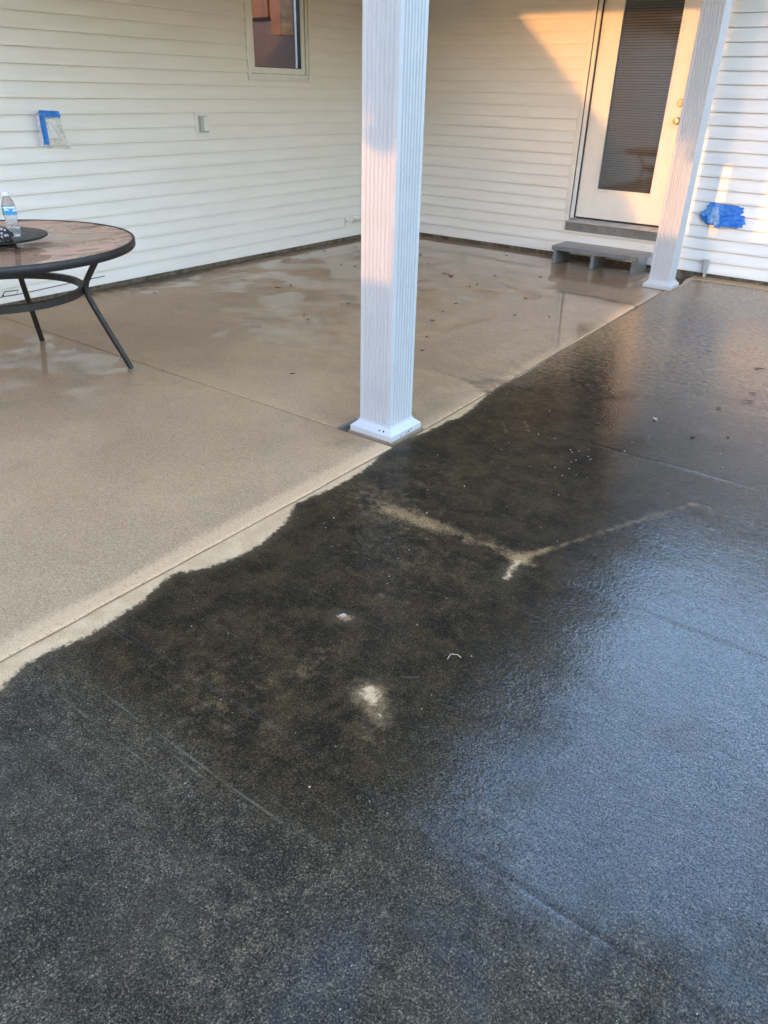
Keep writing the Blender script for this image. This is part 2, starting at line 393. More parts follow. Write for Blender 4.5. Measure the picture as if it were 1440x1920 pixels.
def f_band(X, Y):
    d = edge_x(Y)-X; wd = np.where(Y < -4.95, .07+.03*vnoise(X*0, Y, 2.5, 15), .10)
    b_ = np.clip(1.35-d/wd, 0, 1); 
    b_ = np.maximum(b_, .55*np.exp(-((Y+4.87)/.05)**2)*np.clip((X-1.9)/.8, 0, 1))
    return np.where(Y < -.95, b_*np.where(Y > -4.9, .55, 1), 0)
def f_dirt_dark(X, Y):
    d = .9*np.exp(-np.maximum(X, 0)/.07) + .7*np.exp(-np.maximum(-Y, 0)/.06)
    d += .5*np.exp(-(np.hypot((X-.12)/.22, (Y+3.5)/.8))**2)
    d += .22*np.exp(-(np.hypot((X-1.15)/.45, (Y+3.75)/.32))**2)
    od = seg_dist(X, Y, [q for q in OVAL if q[0] > 3.0]); out_ = Y > np.interp(X, [3.083, 3.179, 3.349, 3.537, 3.65], [-3.93, -3.899, -3.917, -3.982, -4.03])
    d += np.where(out_ & (X > 2.95), .40*np.exp(-od/.22)*np.clip((X-2.95)/.3, 0, 1), 0)
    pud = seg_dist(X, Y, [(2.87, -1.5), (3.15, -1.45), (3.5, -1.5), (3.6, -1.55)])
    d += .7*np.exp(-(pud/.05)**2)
    d += .75*np.exp(-(np.hypot((X-2.7)/.5, (Y+.2)/.16))**2)  # darker ellipse on the slab beneath the step
    pl = seg_dist(X, Y, [(3.58, -4.0), (3.5, -3.0), (3.5, -2.0)]); d += .25*np.exp(-(pl/.12)**2)
    for a, b, c, e in NOTCH:
        ins = (X > a) & (X < b) & (Y > c) & (Y < e); d = np.where(ins, 1.0, d)  # cut-out floors take the full dark tone
    return d
wob = lambda Y, s: .004*(vnoise(Y, Y*0+s, 9, 11+s)-.5)+.003*(vnoise(Y, Y*0+s, 31, 21+s)-.5)
def warp_tan(U, Y):
    e = edge_x(Y)-.004+wob(Y, 1); return U*(e/3.65)
for y0, y1 in ((-4.928, -.002), (-11.5, -4.934)):
    grid_mesh('patio_slab', axis(.002, 3.65, .025, nxs), axis(y0, y1, .025, [q for q in nys if y0+.02 < q < y1-.02]),
              z_tan(y0, y1), warp_tan, dict(wet=f_wet, dirt_dark=f_dirt_dark, band=f_band), M['tan'])

BND = [(3.80, -7.6), (3.766, -6.919), (3.748, -6.879), (3.727, -6.819), (3.728, -6.735), (3.752, -6.653), (3.745, -6.535), (3.736, -6.417), (3.698, -6.312), (3.695, -6.253), (3.746, -6.179), (3.782, -6.063), (3.785, -5.947), (3.754, -5.789), (3.716, -5.698), (3.677, -5.647), (3.682, -5.573), (3.705, -5.415), (3.705, -5.253), (3.685, -5.131), (3.650, -5.031), (3.640, -4.948), (3.655, -4.80), (3.678, -4.683), (3.681, -4.513), (3.703, -4.421), (3.685, -4.247), (3.655, -4.102), (3.628, -3.916), (3.64, -3.582), (3.60, -2.975), (3.59, -2.563), (3.56, -1.821), (3.56, -1.0), (3.60, -.5), (3.8, -.3), (4.26, -.20), (7.5, -.12)]
def f_clean(X, Y):
    b = np.array(BND); o = np.argsort(b[:-3, 1]); xb = np.interp(Y, b[o, 1], b[o, 0])
    d = seg_dist(X, Y, BND); side = X < xb
    s = np.where(side, d, -d)
    for pts, r_ in (([(4.570, -6.288), (4.588, -6.312)], .017), ([(4.588, -6.312), (4.606, -6.318)], .010), ([(4.560, -6.305), (4.585, -6.31)], .009), ([(4.598, -6.30), (4.59, -6.31)], .008),
                    ([(4.292, -6.087), (4.315, -6.077)], .007), ([(4.582, -5.44), (4.586, -5.49), (4.599, -5.56)], .0055), ([(4.65, -6.345), (4.655, -6.35)], .004)):
        s = np.maximum(s, r_-seg_dist(X, Y, pts))
    wall = Y > -.16-.03*vnoise(X, Y, 3, 5); return np.where(wall & (X > 3.6), np.maximum(s, .01), s)
def band(X, Y, pts, wd): return np.exp(-(seg_dist(X, Y, pts)/wd)**2)
def f_pale(X, Y):
    p = .34*band(X, Y, [(3.80, -5.36), (3.86, -5.40), (4.0, -5.43), (4.17, -5.424)], .10) + .50*band(X, Y, [(4.0, -5.43), (4.173, -5.424), (4.313, -5.413), (4.45, -5.41), (4.577, -5.419)], .040)
    p += .50*band(X, Y, [(4.577, -5.419), (4.696, -5.153), (4.82, -4.872), (4.946, -4.601)], .016) + .35*band(X, Y, [(4.62, -5.32), (4.577, -5.419)], .03)
    p += .26*band(X, Y, [(4.946, -4.601), (5.067, -4.577), (5.238, -4.613), (5.5, -4.72)], .03)
    p += .85*band(X, Y, [(4.58, -5.425), (4.584, -5.492), (4.599, -5.565)], .013) + .5*band(X, Y, [(4.56, -5.43), (4.64, -5.43)], .02)
    p += .25*band(X, Y, [(4.572, -6.296), (4.592, -6.316)], .05) + .30*band(X, Y, [(4.585, -6.30), (4.62, -6.335)], .03) + .32*band(X, Y, [(4.56, -6.30), (4.68, -6.40)], .06) + .85*band(X, Y, [(4.292, -6.085), (4.315, -6.075)], .012)
    p += .34*np.exp(-(np.hypot((X-4.375)/.05, (Y+6.30)/.09))**2) + .4*band(X, Y, [(4.31, -5.92), (4.325, -5.91)], .012) + .3*band(X, Y, [(4.41, -5.895), (4.42, -5.89)], .01)
    p += .55*band(X, Y, [(3.90, -4.33), (3.985, -4.44)], .010) + .55*band(X, Y, [(3.985, -4.245), (4.06, -4.35)], .010)
    p += .22*np.exp(-(np.hypot((X-4.25)/.22, (Y+6.55)/.2))**2) + .2*np.exp(-(np.hypot((X-4.8)/.12, (Y+7.0)/.2))**2) + .16*np.exp(-(np.hypot((X-4.0)/.15, (Y+5.1)/.3))**2)
    p += .20*np.exp(-(np.hypot((X-4.2)/.3, (Y+5.7)/.18))**2)
    p += .66*np.clip((Y+4.2)/1.7, 0, 1) + .22*np.exp(-((X-3.66)/.16)**2)*np.clip((Y+4.4)/1.2, 0, 1)
    p += .30*np.clip((Y+1.2)/.9, 0, 1)
    return p
def f_brown(X, Y):
    b = np.clip((Y+5.9)/.9, 0, 1)*np.clip((5.6-X-.35*(Y+5))/.7, 0, 1)*.75
    b += .9*np.clip((Y+6.92)/.3, 0, 1)*np.clip((5.05-X)/.4, 0, 1) + .8*np.clip((Y+4.6)/1.2, 0, 1)  # centre patch: own brown plus the dark roof reflection put into the colour
    return b
def f_film(X, Y):
    fl = np.clip((X-4.55+.25*(Y+6.0))/.6, 0, 1)*.75 + .62*np.clip((Y+4.4)/1.8, 0, 1) + .12
    fl -= .50*np.clip((-6.42-Y+.35*(X-5.2))/.35, 0, 1)*np.clip((X-4.95)/.45, 0, 1)
    return np.clip(fl, 0, 1)
JOINTS = ((-7.70, .004, 0), (-6.560, .0055, .0026), (-5.448, .0012, .001), (-4.295, .0025, 0))
def z_dark(X, Y, U):
    z = .004*(vnoise(X, Y, 1.6, 9)-.5) + .0018*(vnoise(X, Y, 7, 8)-.5) + tool(X-edge_x(Y)-.004)*.7 + tool(Y+9.5)
    for yj, dep, stp in JOINTS:
        d = Y-(yj+.006*(vnoise(X, Y*0, .9, 41)-.5)); z -= dep*np.exp(-(d/.007)**2)*np.clip(-.1+1.3*vnoise(X, Y*0+yj, 2.1, 43), 0, 1)*(np.clip((X-4.9)/.2, .15, 1) if yj == -6.560 else 1); z += stp*(1/(1+np.exp(-np.clip(d, -.5, .5)/.004))-1)*np.exp(-np.clip(-d, 0, 9)/.25)
    return z
def warp_dark(U, Y):
    e = edge_x(Y)+.004+wob(Y, 2)+ .035*np.exp(-((Y+.45)/.18)**2)*(vnoise(Y, Y*0, 14, 6)+.1)
    return e + U
xx = np.concatenate([np.linspace(0, 2.2, 177), np.linspace(2.25, 6, 50)])
xx = np.array(sorted(set(np.round(list(xx)+[.003, .008, .016], 5))))
jj = [yj+o for yj, _, _ in JOINTS for o in (-.012, -.008, -.005, -.0025, 0, .0025, .005, .008, .012)]
grid_mesh('pavement', xx, axis(-9.5, -.13, .0125, jj), z_dark, warp_dark, dict(clean=f_clean, pale=f_pale, brown=f_brown, film=f_film), M['dark'])
tag(MB().box(-.2, 12, -12, .3, -.2, -.055).build('soil_bed', M['soil']), kind='structure')
# strip of clean footing concrete along the wall at the far edge of the outer pavement
tag(MB().box(3.55, 9.7, -.127, -.004, -.09, .004).build('concrete_kerb', M['tan'], bevel=.004), kind='structure')
g = MB(); s_ = g.bm.verts
vs = [g.bm.verts.new(v) for v in ((-400, -800, -.21), (400, -800, -.21), (400, 400, -.21), (-400, 400, -.21))]; g.bm.faces.new(vs)
tag(g.build('lawn', M['lawn']), kind='structure')

# ================================================================== HOUSE
house = tag(empty('house'), 'white vinyl sided house wrapping two sides of the covered patio', 'house')
EXP = .1016
PROF = [(.0, .007), (.0145, .0), (.0165, .001), (.0170, .004), (.0160, .022), (.0015, .1030), (.0, .1030)]
def siding_mesh():
    b = MB(); b.prism([(o, z) for o, z in PROF], 0, 0, 1)     # unit length along x, outward -> y, up -> z
    return b.mesh('siding_panel')
SM = siding_mesh(); SM.materials.append(M['siding'])
def cut_mesh(h):                     # a course cut short under an opening
    t_ = (h-.022)/(.1030-.022); pr = PROF[:5] + [(.0160+(.0015-.0160)*t_, h), (.0, h)]
    b = MB(); b.prism(pr, 0, 0, 1); me = b.mesh('siding_panel'); me.materials.append(M['siding']); return me
def course(wall, axis_, a, b, z, out=0.0, me=None):
    o = bpy.data.objects.new('siding_panel', me or SM); COL.objects.link(o); o.parent = wall
    if axis_ == 'B':        # wall along X facing -Y:  local x->X, local y->-Y
        o.matrix_local = Matrix(((b-a, 0, 0, a), (0, -1, 0, -out), (0, 0, 1, z), (0, 0, 0, 1)))
    else:                    # wall along Y facing +X:  local x->Y, local y->+X
        o.matrix_local = Matrix(((0, 1, 0, out), (b-a, 0, 0, a), (0, 0, 1, z), (0, 0, 0, 1)))
    return o
Z0A, Z0B = .040, .037
# --- side wall (plane x = 0, faces +X)
wa = MB()
WIN = (-2.215, -1.405, 1.515, 2.46)                         # y0,y1,z0,z1 of the window rough opening (with casing)
for y0, y1, z0, z1 in ((-9.6, WIN[0]+.03, Z0A, 2.9), (WIN[1]-.03, .16, Z0A, 2.9), (WIN[0]+.03, WIN[1]-.03, Z0A, WIN[2]+.03), (WIN[0]+.03, WIN[1]-.03, WIN[3]-.03, 2.9)):
    wa.box(-.16, -.001, y0, y1, z0, z1)
wallA = wa.build('wall', M['sheath'], house); wallA['label'] = 'white siding wall with the small window'
fa = MB().box(-.155, -.006, -9.6, .15, -.2, Z0A-.001); fa.build('foundation', M['found'], wallA)
n = 0
while Z0A + n*EXP < 2.62:
    z = Z0A + n*EXP; segs = [(-9.6, -.028)]
    if z+EXP*.6 > WIN[2] and z+EXP*.4 < WIN[3]: segs = [(-9.6, WIN[0]), (WIN[1], -.028)]
    for a, b in segs:
        if a < -8:
            c = (-5.35, -6.9)[(n//2) % 2]; course(wallA, 'A', a, c+.02, z, .001); a = c
            if n == 0 or n == 1: pass
        course(wallA, 'A', a, b, z)
    if len(segs) == 2 and z < WIN[2]-.02: course(wallA, 'A', WIN[0]+.001, WIN[1]-.001, z, 0, cut_mesh(WIN[2]-.001-z))
    n += 1
MB().box(.0005, .026, -.026, -.0005, Z0A, 2.6).build('corner_trim', M['trim'], wallA, bevel=.004)
# --- back wall (plane y = 0, faces -Y)
DOOR = (2.17, 3.27, .232, 2.52)
wb = MB()
for x0, x1, z0, z1 in ((.001, DOOR[0]+.03, Z0B, 2.9), (DOOR[1]-.03, 9.7, Z0B, 2.9), (DOOR[0]+.03, DOOR[1]-.03, Z0B, DOOR[2]+.03), (DOOR[0]+.03, DOOR[1]-.03, DOOR[3]-.03, 2.9)):
    wb.box(x0, x1, .001, .16, z0, z1)
wallB = wb.build('wall', M['sheath'], house); wallB['label'] = 'white siding wall with the glazed door'
MB().box(.001, 9.7, .006, .155, -.2, Z0B-.001).build('foundation', M['found'], wallB)
n = 0
while Z0B + n*EXP < 2.62:
    z = Z0B + n*EXP; segs = [(.028, 9.7)]
    if z+EXP*.55 > DOOR[2] and z+EXP*.4 < DOOR[3]: segs = [(.028, DOOR[0]), (DOOR[1], 9.7)]
    for a, b in segs:
        if b > 9:
            c = (3.78, 5.2, 6.4)[(n//2+2) % 3] if n != 1 else 3.775
            if c > a: course(wallB, 'B', a, c+.02, z, .001); a = c
        course(wallB, 'B', a, b, z)
    n += 1

# --- window in the side wall
win = MB()
y0, y1, z0, z1 = WIN
fw = .030
def ring(mb, ax, a0, a1, b0, b1, w_, d0, d1):
    """rectangular frame; ax 0: lies in the plane x (a=y, b=z); ax 1: lies in the plane y (a=x, b=z)"""
    for p, q, r_, s2 in ((a0, a0+w_, b0, b1), (a1-w_, a1, b0, b1), (a0+w_, a1-w_, b0, b0+w_), (a0+w_, a1-w_, b1-w_, b1)):
        if ax == 0: mb.box(d0, d1, p, q, r_, s2)
        else: mb.box(p, q, d0, d1, r_, s2)
ring(win, 0, y0, y1, z0, z1, .020, -.03, .024)
wino = win.build('window', M['trim'], house, bevel=.003)
wf = MB(); ring(wf, 0, y0+.023, y1-.023, z0+.023, z1-.023, .026, -.055, .016); wf.build('frame', M['trim'], wino, bevel=.003)
wsx = MB(); ring(wsx, 0, y0+.055, y1-.055, z0+.055, z1-.055, .044, -.075, .004); wsx.build('sash', M['trim'], wino, bevel=.004)
wg = MB(); ring(wg, 0, y0+.0995, y1-.0995, z0+.0995, z1-.0995, .005, -.045, -.005); wg.build('gasket', M['gasket'], wino)
MB().box(-.034, -.028, y0+.103, y1-.103, z0+.103, z1-.103).build('pane', M['glass'], wino)
# room behind it
room = MB()
room.box(-3.2, -.17, -4.2, 1.2, .0, .03); room.box(-3.25, -3.2, -4.2, 1.2, .03, 2.75); room.box(-3.2, -.17, .9, .95, .03, 2.75)
room.build('room', M['interior'], house)
cab = tag(empty('kitchen_cabinet', (-1.8, -.3, 1.4)), 'orange wooden kitchen cabinet seen through the small window', 'cabinet')
MB().box(-2.62, -1.372, -.478, -.12, 2.125, 2.74).box(-1.370, -1.22, -.488, -.12, 1.965, 2.74).build('carcass', M['cabinet'], cab, bevel=.004)
for a, b in ((-1.80, -1.395), (-2.24, -1.835)):
    d = MB(); ring(d, 1, a, b, 2.128, 2.73, .058, -.502, -.4785); d.box(a+.05, b-.05, -.490, -.4785, 2.18, 2.68)
    d.build('cabinet_door', M['cabinet'], cab, bevel=.004)
ctr = tag(empty('kitchen_counter', (-1.2, -.9, 0)), 'dark kitchen counter behind the bottom of the small window', 'counter')
MB().box(-1.5, -.9, -3.0, 1.2, .03, 1.38).build('base_unit', M['cabinet'], ctr); MB().box(-1.55, -.85, -3.02, 1.22, 1.382, 1.418).build('worktop', M['black_plastic'], ctr, bevel=.005)

# --- door in the back wall
slab = MB(); X0, X1, ZB, ZT = 2.262, 3.176, .392, 2.424
GX0, GX1, GZ0, GZ1 = 2.452, 2.982, .662, 2.262
for a, b, c, d in ((X0, GX0-.002, ZB, ZT), (GX1+.002, X1, ZB, ZT), (GX0-.002, GX1+.002, ZB, GZ0-.002), (GX0-.002, GX1+.002, GZ1+.002, ZT)):
    slab.box(a, b, .045, .089, c, d)
door = slab.build('door', M['door'], house)
door['label'] = 'white glazed back door with built-in blinds'
bead = MB(); ring(bead, 1, GX0-.028, GX1+.028, GZ0-.028, GZ1+.028, .016, .037, .046); ring(bead, 1, GX0-.012, GX1+.012, GZ0-.012, GZ1+.012, .013, .031, .05)
bead.build('glazing_bead', M['door'], door, bevel=.003)
MB().box(GX0-.006, GX1+.006, .052, .056, GZ0-.006, GZ1+.006).build('pane', M['glass_door'], door)
MB().box(GX0-.006, GX1+.006, .096, .099, GZ0-.006, GZ1+.006).build('room_shade_panel', simple('dark_room', (.02, .019, .018), .9), door)  # near-black panel, the unlit room's darkness put into its colour
sl = MB(); k = GZ0+.01
while k < GZ1-.03:
    a = math.radians(42)+random.uniform(-.04, .04); dy, dz = .0112*math.cos(a), .0112*math.sin(a)
    p = [(.077-dy, k-dz), (.077, k+.0012), (.077+dy, k+dz), (.077+dy, k+dz-.0008), (.077, k+.0003), (.077-dy, k-dz-.0008)]
    sl.prism(p, 0, GX0+.006, GX1-.006); k += .0213
tag(sl.build('blind_slats', M['slat'], door), kind='stuff')
for x in (GX0+.10, GX1-.10):
    MB().tube([(x, .066, GZ0), (x, .066, GZ1)], .0016, 5).build('blind_cord', M['slat'], door)
MB().box(GX0+.003, GX1-.003, .066, .090, GZ1-.024, GZ1-.002).build('blind_headrail', M['slat'], door)
for nm, z in (('deadbolt', 1.417), ('door_knob', 1.275)):
    x = 3.103; k = MB()
    prof = [(.0, 0), (.033, .0), (.033, .006), (.028, .011), (.0, .011)] if nm == 'deadbolt' else [(.0, 0), (.032, .0), (.032, .006), (.014, .012), (.013, .03), (.024, .037), (.028, .05), (.024, .060), (.0, .062)]
    k.lathe(prof, (0, 0, 0), 24)
    if nm == 'deadbolt': k.lathe([(.0, .011), (.017, .011), (.016, .022), (.0, .022)], (0, 0, 0), 20)
    me = k.mesh(nm, smooth=True); me.transform(Matrix.Translation((x, .045, z)) @ Matrix.Rotation(math.pi/2, 4, 'X'))
    link_mesh(nm, me, M['brass'], door)
fr = MB()
for a, b in ((2.196, 2.222), (3.216, 3.242)): fr.box(a, b, -.030, .10, .345, 2.5)
for a, b in ((2.224, 2.259), (3.179, 3.214)): fr.box(a, b, -.006, .10, .378, 2.47)
fr.box(2.2225, 3.2155, -.030, .10, 2.472, 2.5); fr.box(2.26, 3.178, -.006, .10, 2.43, 2.47)
fr.build('door_frame', M['trim'], door, bevel=.004)
jc = MB(); jc.box(2.170, 2.193, -.020, .0, .232, 2.525); jc.box(3.245, 3.268, -.020, .0, .232, 2.525); jc.box(2.1935, 3.2445, -.020, .0, 2.503, 2.525)
jc.build('channel_trim', M['trim'], door, bevel=.003)
wsn = MB(); wsn.box(2.2225, 2.2238, -.020, .02, .38, 2.47); wsn.box(2.2592, 2.2615, .01, .05, .38, 2.43); wsn.box(3.1765, 3.1788, .01, .05, .38, 2.43); wsn.box(2.262, 3.176, .055, .09, .372, .3915)
wsn.build('weather_seal', M['gasket'], door)
th = MB(); th.prism([(-.052, .344), (-.052, .352), (.03, .374), (.10, .374), (.10, .344)], 0, 2.198, 3.240); th.build('threshold', M['alu'], door, bevel=.002)
kb = MB().box(2.200, 3.238, -.030, -.004, .262, .3425); kb.build('kick_board', M['grey_trim'], door, bevel=.002)
for x in (2.225, 2.355, 2.53, 2.72, 2.93, 3.1):
    k = MB().lathe([(0, 0), (.006, 0), (.004, .003), (0, .003)], (0, 0, 0), 10); me = k.mesh('screw'); me.transform(Matrix.Translation((x, -.030, .305+random.uniform(-.01, .01))) @ Matrix.Rotation(math.pi/2, 4, 'X')); link_mesh('screw', me, M['bronze_metal'], door)
MB().box(2.196, 3.243, -.020, -.002, .237, .2595).build('apron_trim', M['trim'], door, bevel=.004)

# --- porch roof, eaves, roof
rf = MB()
rf.box(.03, 3.72, -5.42, -.02, 2.56, 2.60)
roof = rf.build('porch_ceiling', M['soffit'], house)
MB().box(3.36, 3.64, -5.25, -.03, 2.44, 2.559).build('beam', M['trim'], roof, bevel=.005)
MB().box(.03, 3.355, -4.92, -4.68, 2.50, 2.559).build('beam', M['trim'], roof, bevel=.005)
MB().box(.0, 3.76, -5.46, -5.425, 2.50, 2.74).build('fascia', M['trim'], roof, bevel=.004)
MB().box(3.725, 3.76, -5.42, -.5, 2.50, 2.74).build('fascia', M['trim'], roof, bevel=.004)
MB().prism([(-.05, 3.75), (-.05, 3.65), (3.84, 2.745), (3.84, 2.79)], 1, -5.52, .3).build('shingle_roof', M['shingle'], roof)
ev = MB(); ev.box(3.765, 9.9, -.43, .16, 2.44, 2.47); evo = ev.build('eave', M['soffit'], house)
MB().box(3.765, 9.9, -.462, -.432, 2.43, 2.60).build('fascia', M['trim'], evo, bevel=.004)
MB().prism([(-.52, 2.605), (-.52, 2.65), (3.5, 4.5), (3.5, 4.42)], 0, 3.765, 9.9).build('shingle_roof', M['shingle'], evo)
ev2 = MB(); ev2.box(-.16, .42, -9.9, -5.47, 2.62, 2.65); e2 = ev2.build('eave', M['soffit'], house)
MB().box(.42, .45, -9.9, -5.47, 2.61, 2.78).build('fascia', M['trim'], e2, bevel=.004)
MB().prism([(.50, 2.785), (.50, 2.83), (-3.5, 4.65), (-3.5, 4.57)], 1, -9.9, -5.53).build('shingle_roof', M['shingle'], e2)

# ================================================================== POSTS
def fluted_poly(hf):
    """square outline with flutes on all four faces"""
    pts = []; m = .017; nfl = 7; fwid = (2*hf-2*m)/nfl; fil = .0055
    side = [(-hf, 0)]
    for k in range(nfl):
        a = -hf+m+k*fwid+fil/2; wd = fwid-fil
        side += [(a, 0), (a+.0042, .0050), (a+wd-.0042, .0050), (a+wd, 0)]
    for q in range(4):
        c, s = math.cos(q*math.pi/2), math.sin(q*math.pi/2)
        for t_, d in side:
            x, y = t_, -hf+d; pts.append((c*x-s*y, s*x+c*y))
    return pts
def post(cx, cy, hf, label, bh):
    o = tag(empty('porch_post', (cx, cy, 0)), label, 'post', 'white fluted porch posts')
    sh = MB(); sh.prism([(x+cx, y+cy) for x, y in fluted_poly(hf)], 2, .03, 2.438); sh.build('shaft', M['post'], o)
    b = MB()
    for z0, h0, z1, h1 in ((.004, bh, .030, bh), (.030, bh, .056, hf+.006), (.056, hf+.006, .066, hf+.0035)):
        vs = [b.bm.verts.new((cx+sx*hh, cy+sy*hh, z)) for z, hh in ((z0, h0), (z1, h1)) for sx, sy in ((-1, -1), (1, -1), (1, 1), (-1, 1))]
        for k in range(4): b.bm.faces.new((vs[k], vs[(k+1) % 4], vs[4+(k+1) % 4], vs[4+k]))
    b.bm.faces.new([v for v in b.bm.verts if abs(v.co.z-.066) < 1e-6][:4])
    b.build('base_trim', M['post'], o)
    MB().box(cx-bh-.006, cx+bh+.008, cy-bh-.008, cy+bh+.003, -.04, .0035).build('footing', simple('footing_concrete', (.27, .19, .125), .5, var=.2), o)
    sc = M['bronze_metal']
    for dx, dy, z in ((.10, -bh, .043), (.075, -bh, .04)) if hf > .0885 else ((.05, -bh, .04),):
        MB().lathe([(0, -.004), (.0035, -.004), (.0035, .004), (0, .004)], (cx+dx-.03, cy+dy+.012, z), 8).build('screw', sc, o)
    return o
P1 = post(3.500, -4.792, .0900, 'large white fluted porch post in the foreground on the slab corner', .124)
P2 = post(3.465, -.690, .0875, 'smaller looking white fluted porch post beside the step and glazed door', .120)
chips = MB()
for x, y, z in ((3.6245, -4.79, .012), (3.6245, -4.77, .018), (3.6245, -4.752, .022), (3.6245, -4.835, .012), (3.6245, -4.775, .014)):
    chips.box(x-.001, x+.0005, y-.003, y+.003, z-.003, z+.003)
chips.build('paint_chip', M['bronze_metal'], P1)

# ================================================================== THINGS ON THE WALLS
# covered outlet box to the right
ob = tag(empty('outlet_box', (.014, -2.80, 1.18)), 'white outdoor outlet box with closed cover on grey mounting block', 'outlet box')
MB().box(.002, .030, -2.865, -2.735, 1.085, 1.265).build('mounting_block', M['siding'], ob, bevel=.005)
MB().box(.031, .062, -2.838, -2.752, 1.118, 1.240).build('cover', M['grey_plastic'], ob, bevel=.008, seg=3)
MB().box(.0625, .071, -2.812, -2.756, 1.124, 1.234).build('lid', M['white_plastic'], ob, bevel=.004)
for z in (1.135, 1.225): MB().lathe([(0, 0), (.003, 0), (.003, .001), (0, .001)], (.0715, -2.783, z), 8).build('screw', M['bronze_metal'], ob)
# plastic-wrapped, taped outlet to the left
tb = tag(empty('outlet_box', (.014, -4.22, 1.17)), 'outlet box masked with crumpled clear plastic on the left wall', 'outlet box')
MB().box(.002, .03, -4.275, -4.155, 1.09, 1.255).build('mounting_block', M['siding'], tb, bevel=.005)
MB().box(.031, .075, -4.262, -4.168, 1.105, 1.235).build('cover', M['white_plastic'], tb, bevel=.01, seg=3)
def m_film():
    t = NT('clear_plastic_film'); wr = t.noise(17, 3, dist=1.2)
    t.P(col=(.88, .88, .86), rough=.2, alpha=t.ramp(wr, .40, .75, .07, .5), norm=t.bump(wr, .004, .6)); return t.m
M['film'] = m_film()
def sheet(name, fn, nu, nv, mat, parent=None, thick=.0008):
    """a thin crumpled sheet with real thickness"""
    b = MB(); A = [[b.bm.verts.new(fn(i/nu, j/nv, 0)) for j in range(nv+1)] for i in range(nu+1)]
    B = [[b.bm.verts.new(fn(i/nu, j/nv, thick)) for j in range(nv+1)] for i in range(nu+1)]
    for i in range(nu):
        for j in range(nv):
            b.bm.faces.new((A[i][j], A[i+1][j], A[i+1][j+1], A[i][j+1])); b.bm.faces.new((B[i][j], B[i][j+1], B[i+1][j+1], B[i+1][j]))
    for i in range(nu):
        b.bm.faces.new((A[i][0], B[i][0], B[i+1][0], A[i+1][0])); b.bm.faces.new((A[i][nv], A[i+1][nv], B[i+1][nv], B[i][nv]))
    for j in range(nv):
        b.bm.faces.new((A[0][j], A[0][j+1], B[0][j+1], B[0][j])); b.bm.faces.new((A[nu][j], B[nu][j], B[nu][j+1], A[nu][j+1]))
    return b.build(name, mat, parent, smooth=True)
def film_fn(u_, v_, t):
    y = -4.285 + u_*.15 + v_*0 + .075*max(0, u_-.5)*(1-v_)*2; z = 1.045 + v_*.225 - .01*u_
    e = min(u_, 1-u_, v_, 1-v_); x = .018 + min(1, e/.16)*.068 + .010*math.sin(13*u_+3*v_)*math.cos(9*v_+5*u_) + t
    return (x, y, z)
pf = tag(sheet('plastic_sheet', film_fn, 26, 30, M['film']), 'crumpled clear plastic film taped over the left outlet', 'plastic sheet')
mt = tag(empty('masking_tape', (.018, -4.27, 1.2)), 'strips of blue masking tape framing the wrapped outlet', 'tape')
def strip_fn(a, b, wd, x0, wob_):
    ax, az = a; bx, bz = b; L = math.hypot(bx-ax, bz-az); ty, tz = (bx-ax)/L, (bz-az)/L; ny, nz = -tz, ty
    ph = random.uniform(0, 6)
    def fn(u_, v_, t):
        jag = .006*math.sin(v_*17+ph)*(abs(u_-.5)*2)**6
        y = ax+ty*(u_*L+jag)+ny*(v_-.5)*wd; z = az+tz*(u_*L+jag)+nz*(v_-.5)*wd
        return (x0+.003*wob_*math.sin(u_*11+ph)*math.cos(v_*5)+t, y, z)
    return fn
for a, b, wd, x0 in (((-4.305, 1.268), (-4.150, 1.262), .040, .090), ((-4.285, 1.250), (-4.282, 1.070), .042, .086), ((-4.150, 1.262), (-4.163, 1.238), .02, .092)):
    sheet('tape_strip', strip_fn(a, b, wd, x0, 1), 14, 5, M['tape'], mt)
# big blue tape patch on the back wall, right of the second post
bp = tag(empty('masking_tape', (3.70, -.016, .545)), 'ragged patch of overlapping blue masking tape on the right wall', 'tape')
def strip_fn_b(a, b, wd, y0):
    ax, az = a; bx, bz = b; L = math.hypot(bx-ax, bz-az); tx, tz = (bx-ax)/L, (bz-az)/L; nx, nz = -tz, tx; ph = random.uniform(0, 6)
    def fn(u_, v_, t):
        jag = .008*math.sin(v_*19+ph)*(abs(u_-.5)*2)**8
        z = az+tz*(u_*L)+nz*(v_-.5)*wd
        return (ax+tx*(u_*L+jag)+nx*(v_-.5)*wd, -(y0+.0025*math.sin(u_*13+ph)*math.cos(v_*4+u_*3)+t), z)
    return fn
rows = [(3.553, 3.805, .628, .034), (3.548, 3.845, .607, .036), (3.560, 3.850, .590, .034), (3.530, 3.835, .568, .036), (3.502, 3.872, .550, .036), (3.492, 3.845, .532, .034), (3.505, 3.890, .518, .036),
        (3.530, 3.880, .500, .034), (3.545, 3.872, .486, .034), (3.585, 3.840, .470, .03), (3.640, 3.690, .455, .03)]
for k, (a, b, z, wd) in enumerate(rows):
    sheet('tape_strip', strip_fn_b((a, z+random.uniform(-.006, .006)), (b, z+random.uniform(-.012, .004)), wd, .0175+.0022*k), 22, 4, M['tape'], bp)
for k, (a, b) in enumerate((((3.56, .63), (3.60, .48)), ((3.62, .61), (3.66, .47)), ((3.51, .54), (3.60, .60)))):
    sheet('tape_strip', strip_fn_b(a, b, .05, .043+.0025*k), 12, 5, simple('pale_blue_tape', (.10, .30, .66), .5, var=.3, vscale=40, bump=.004), bp)
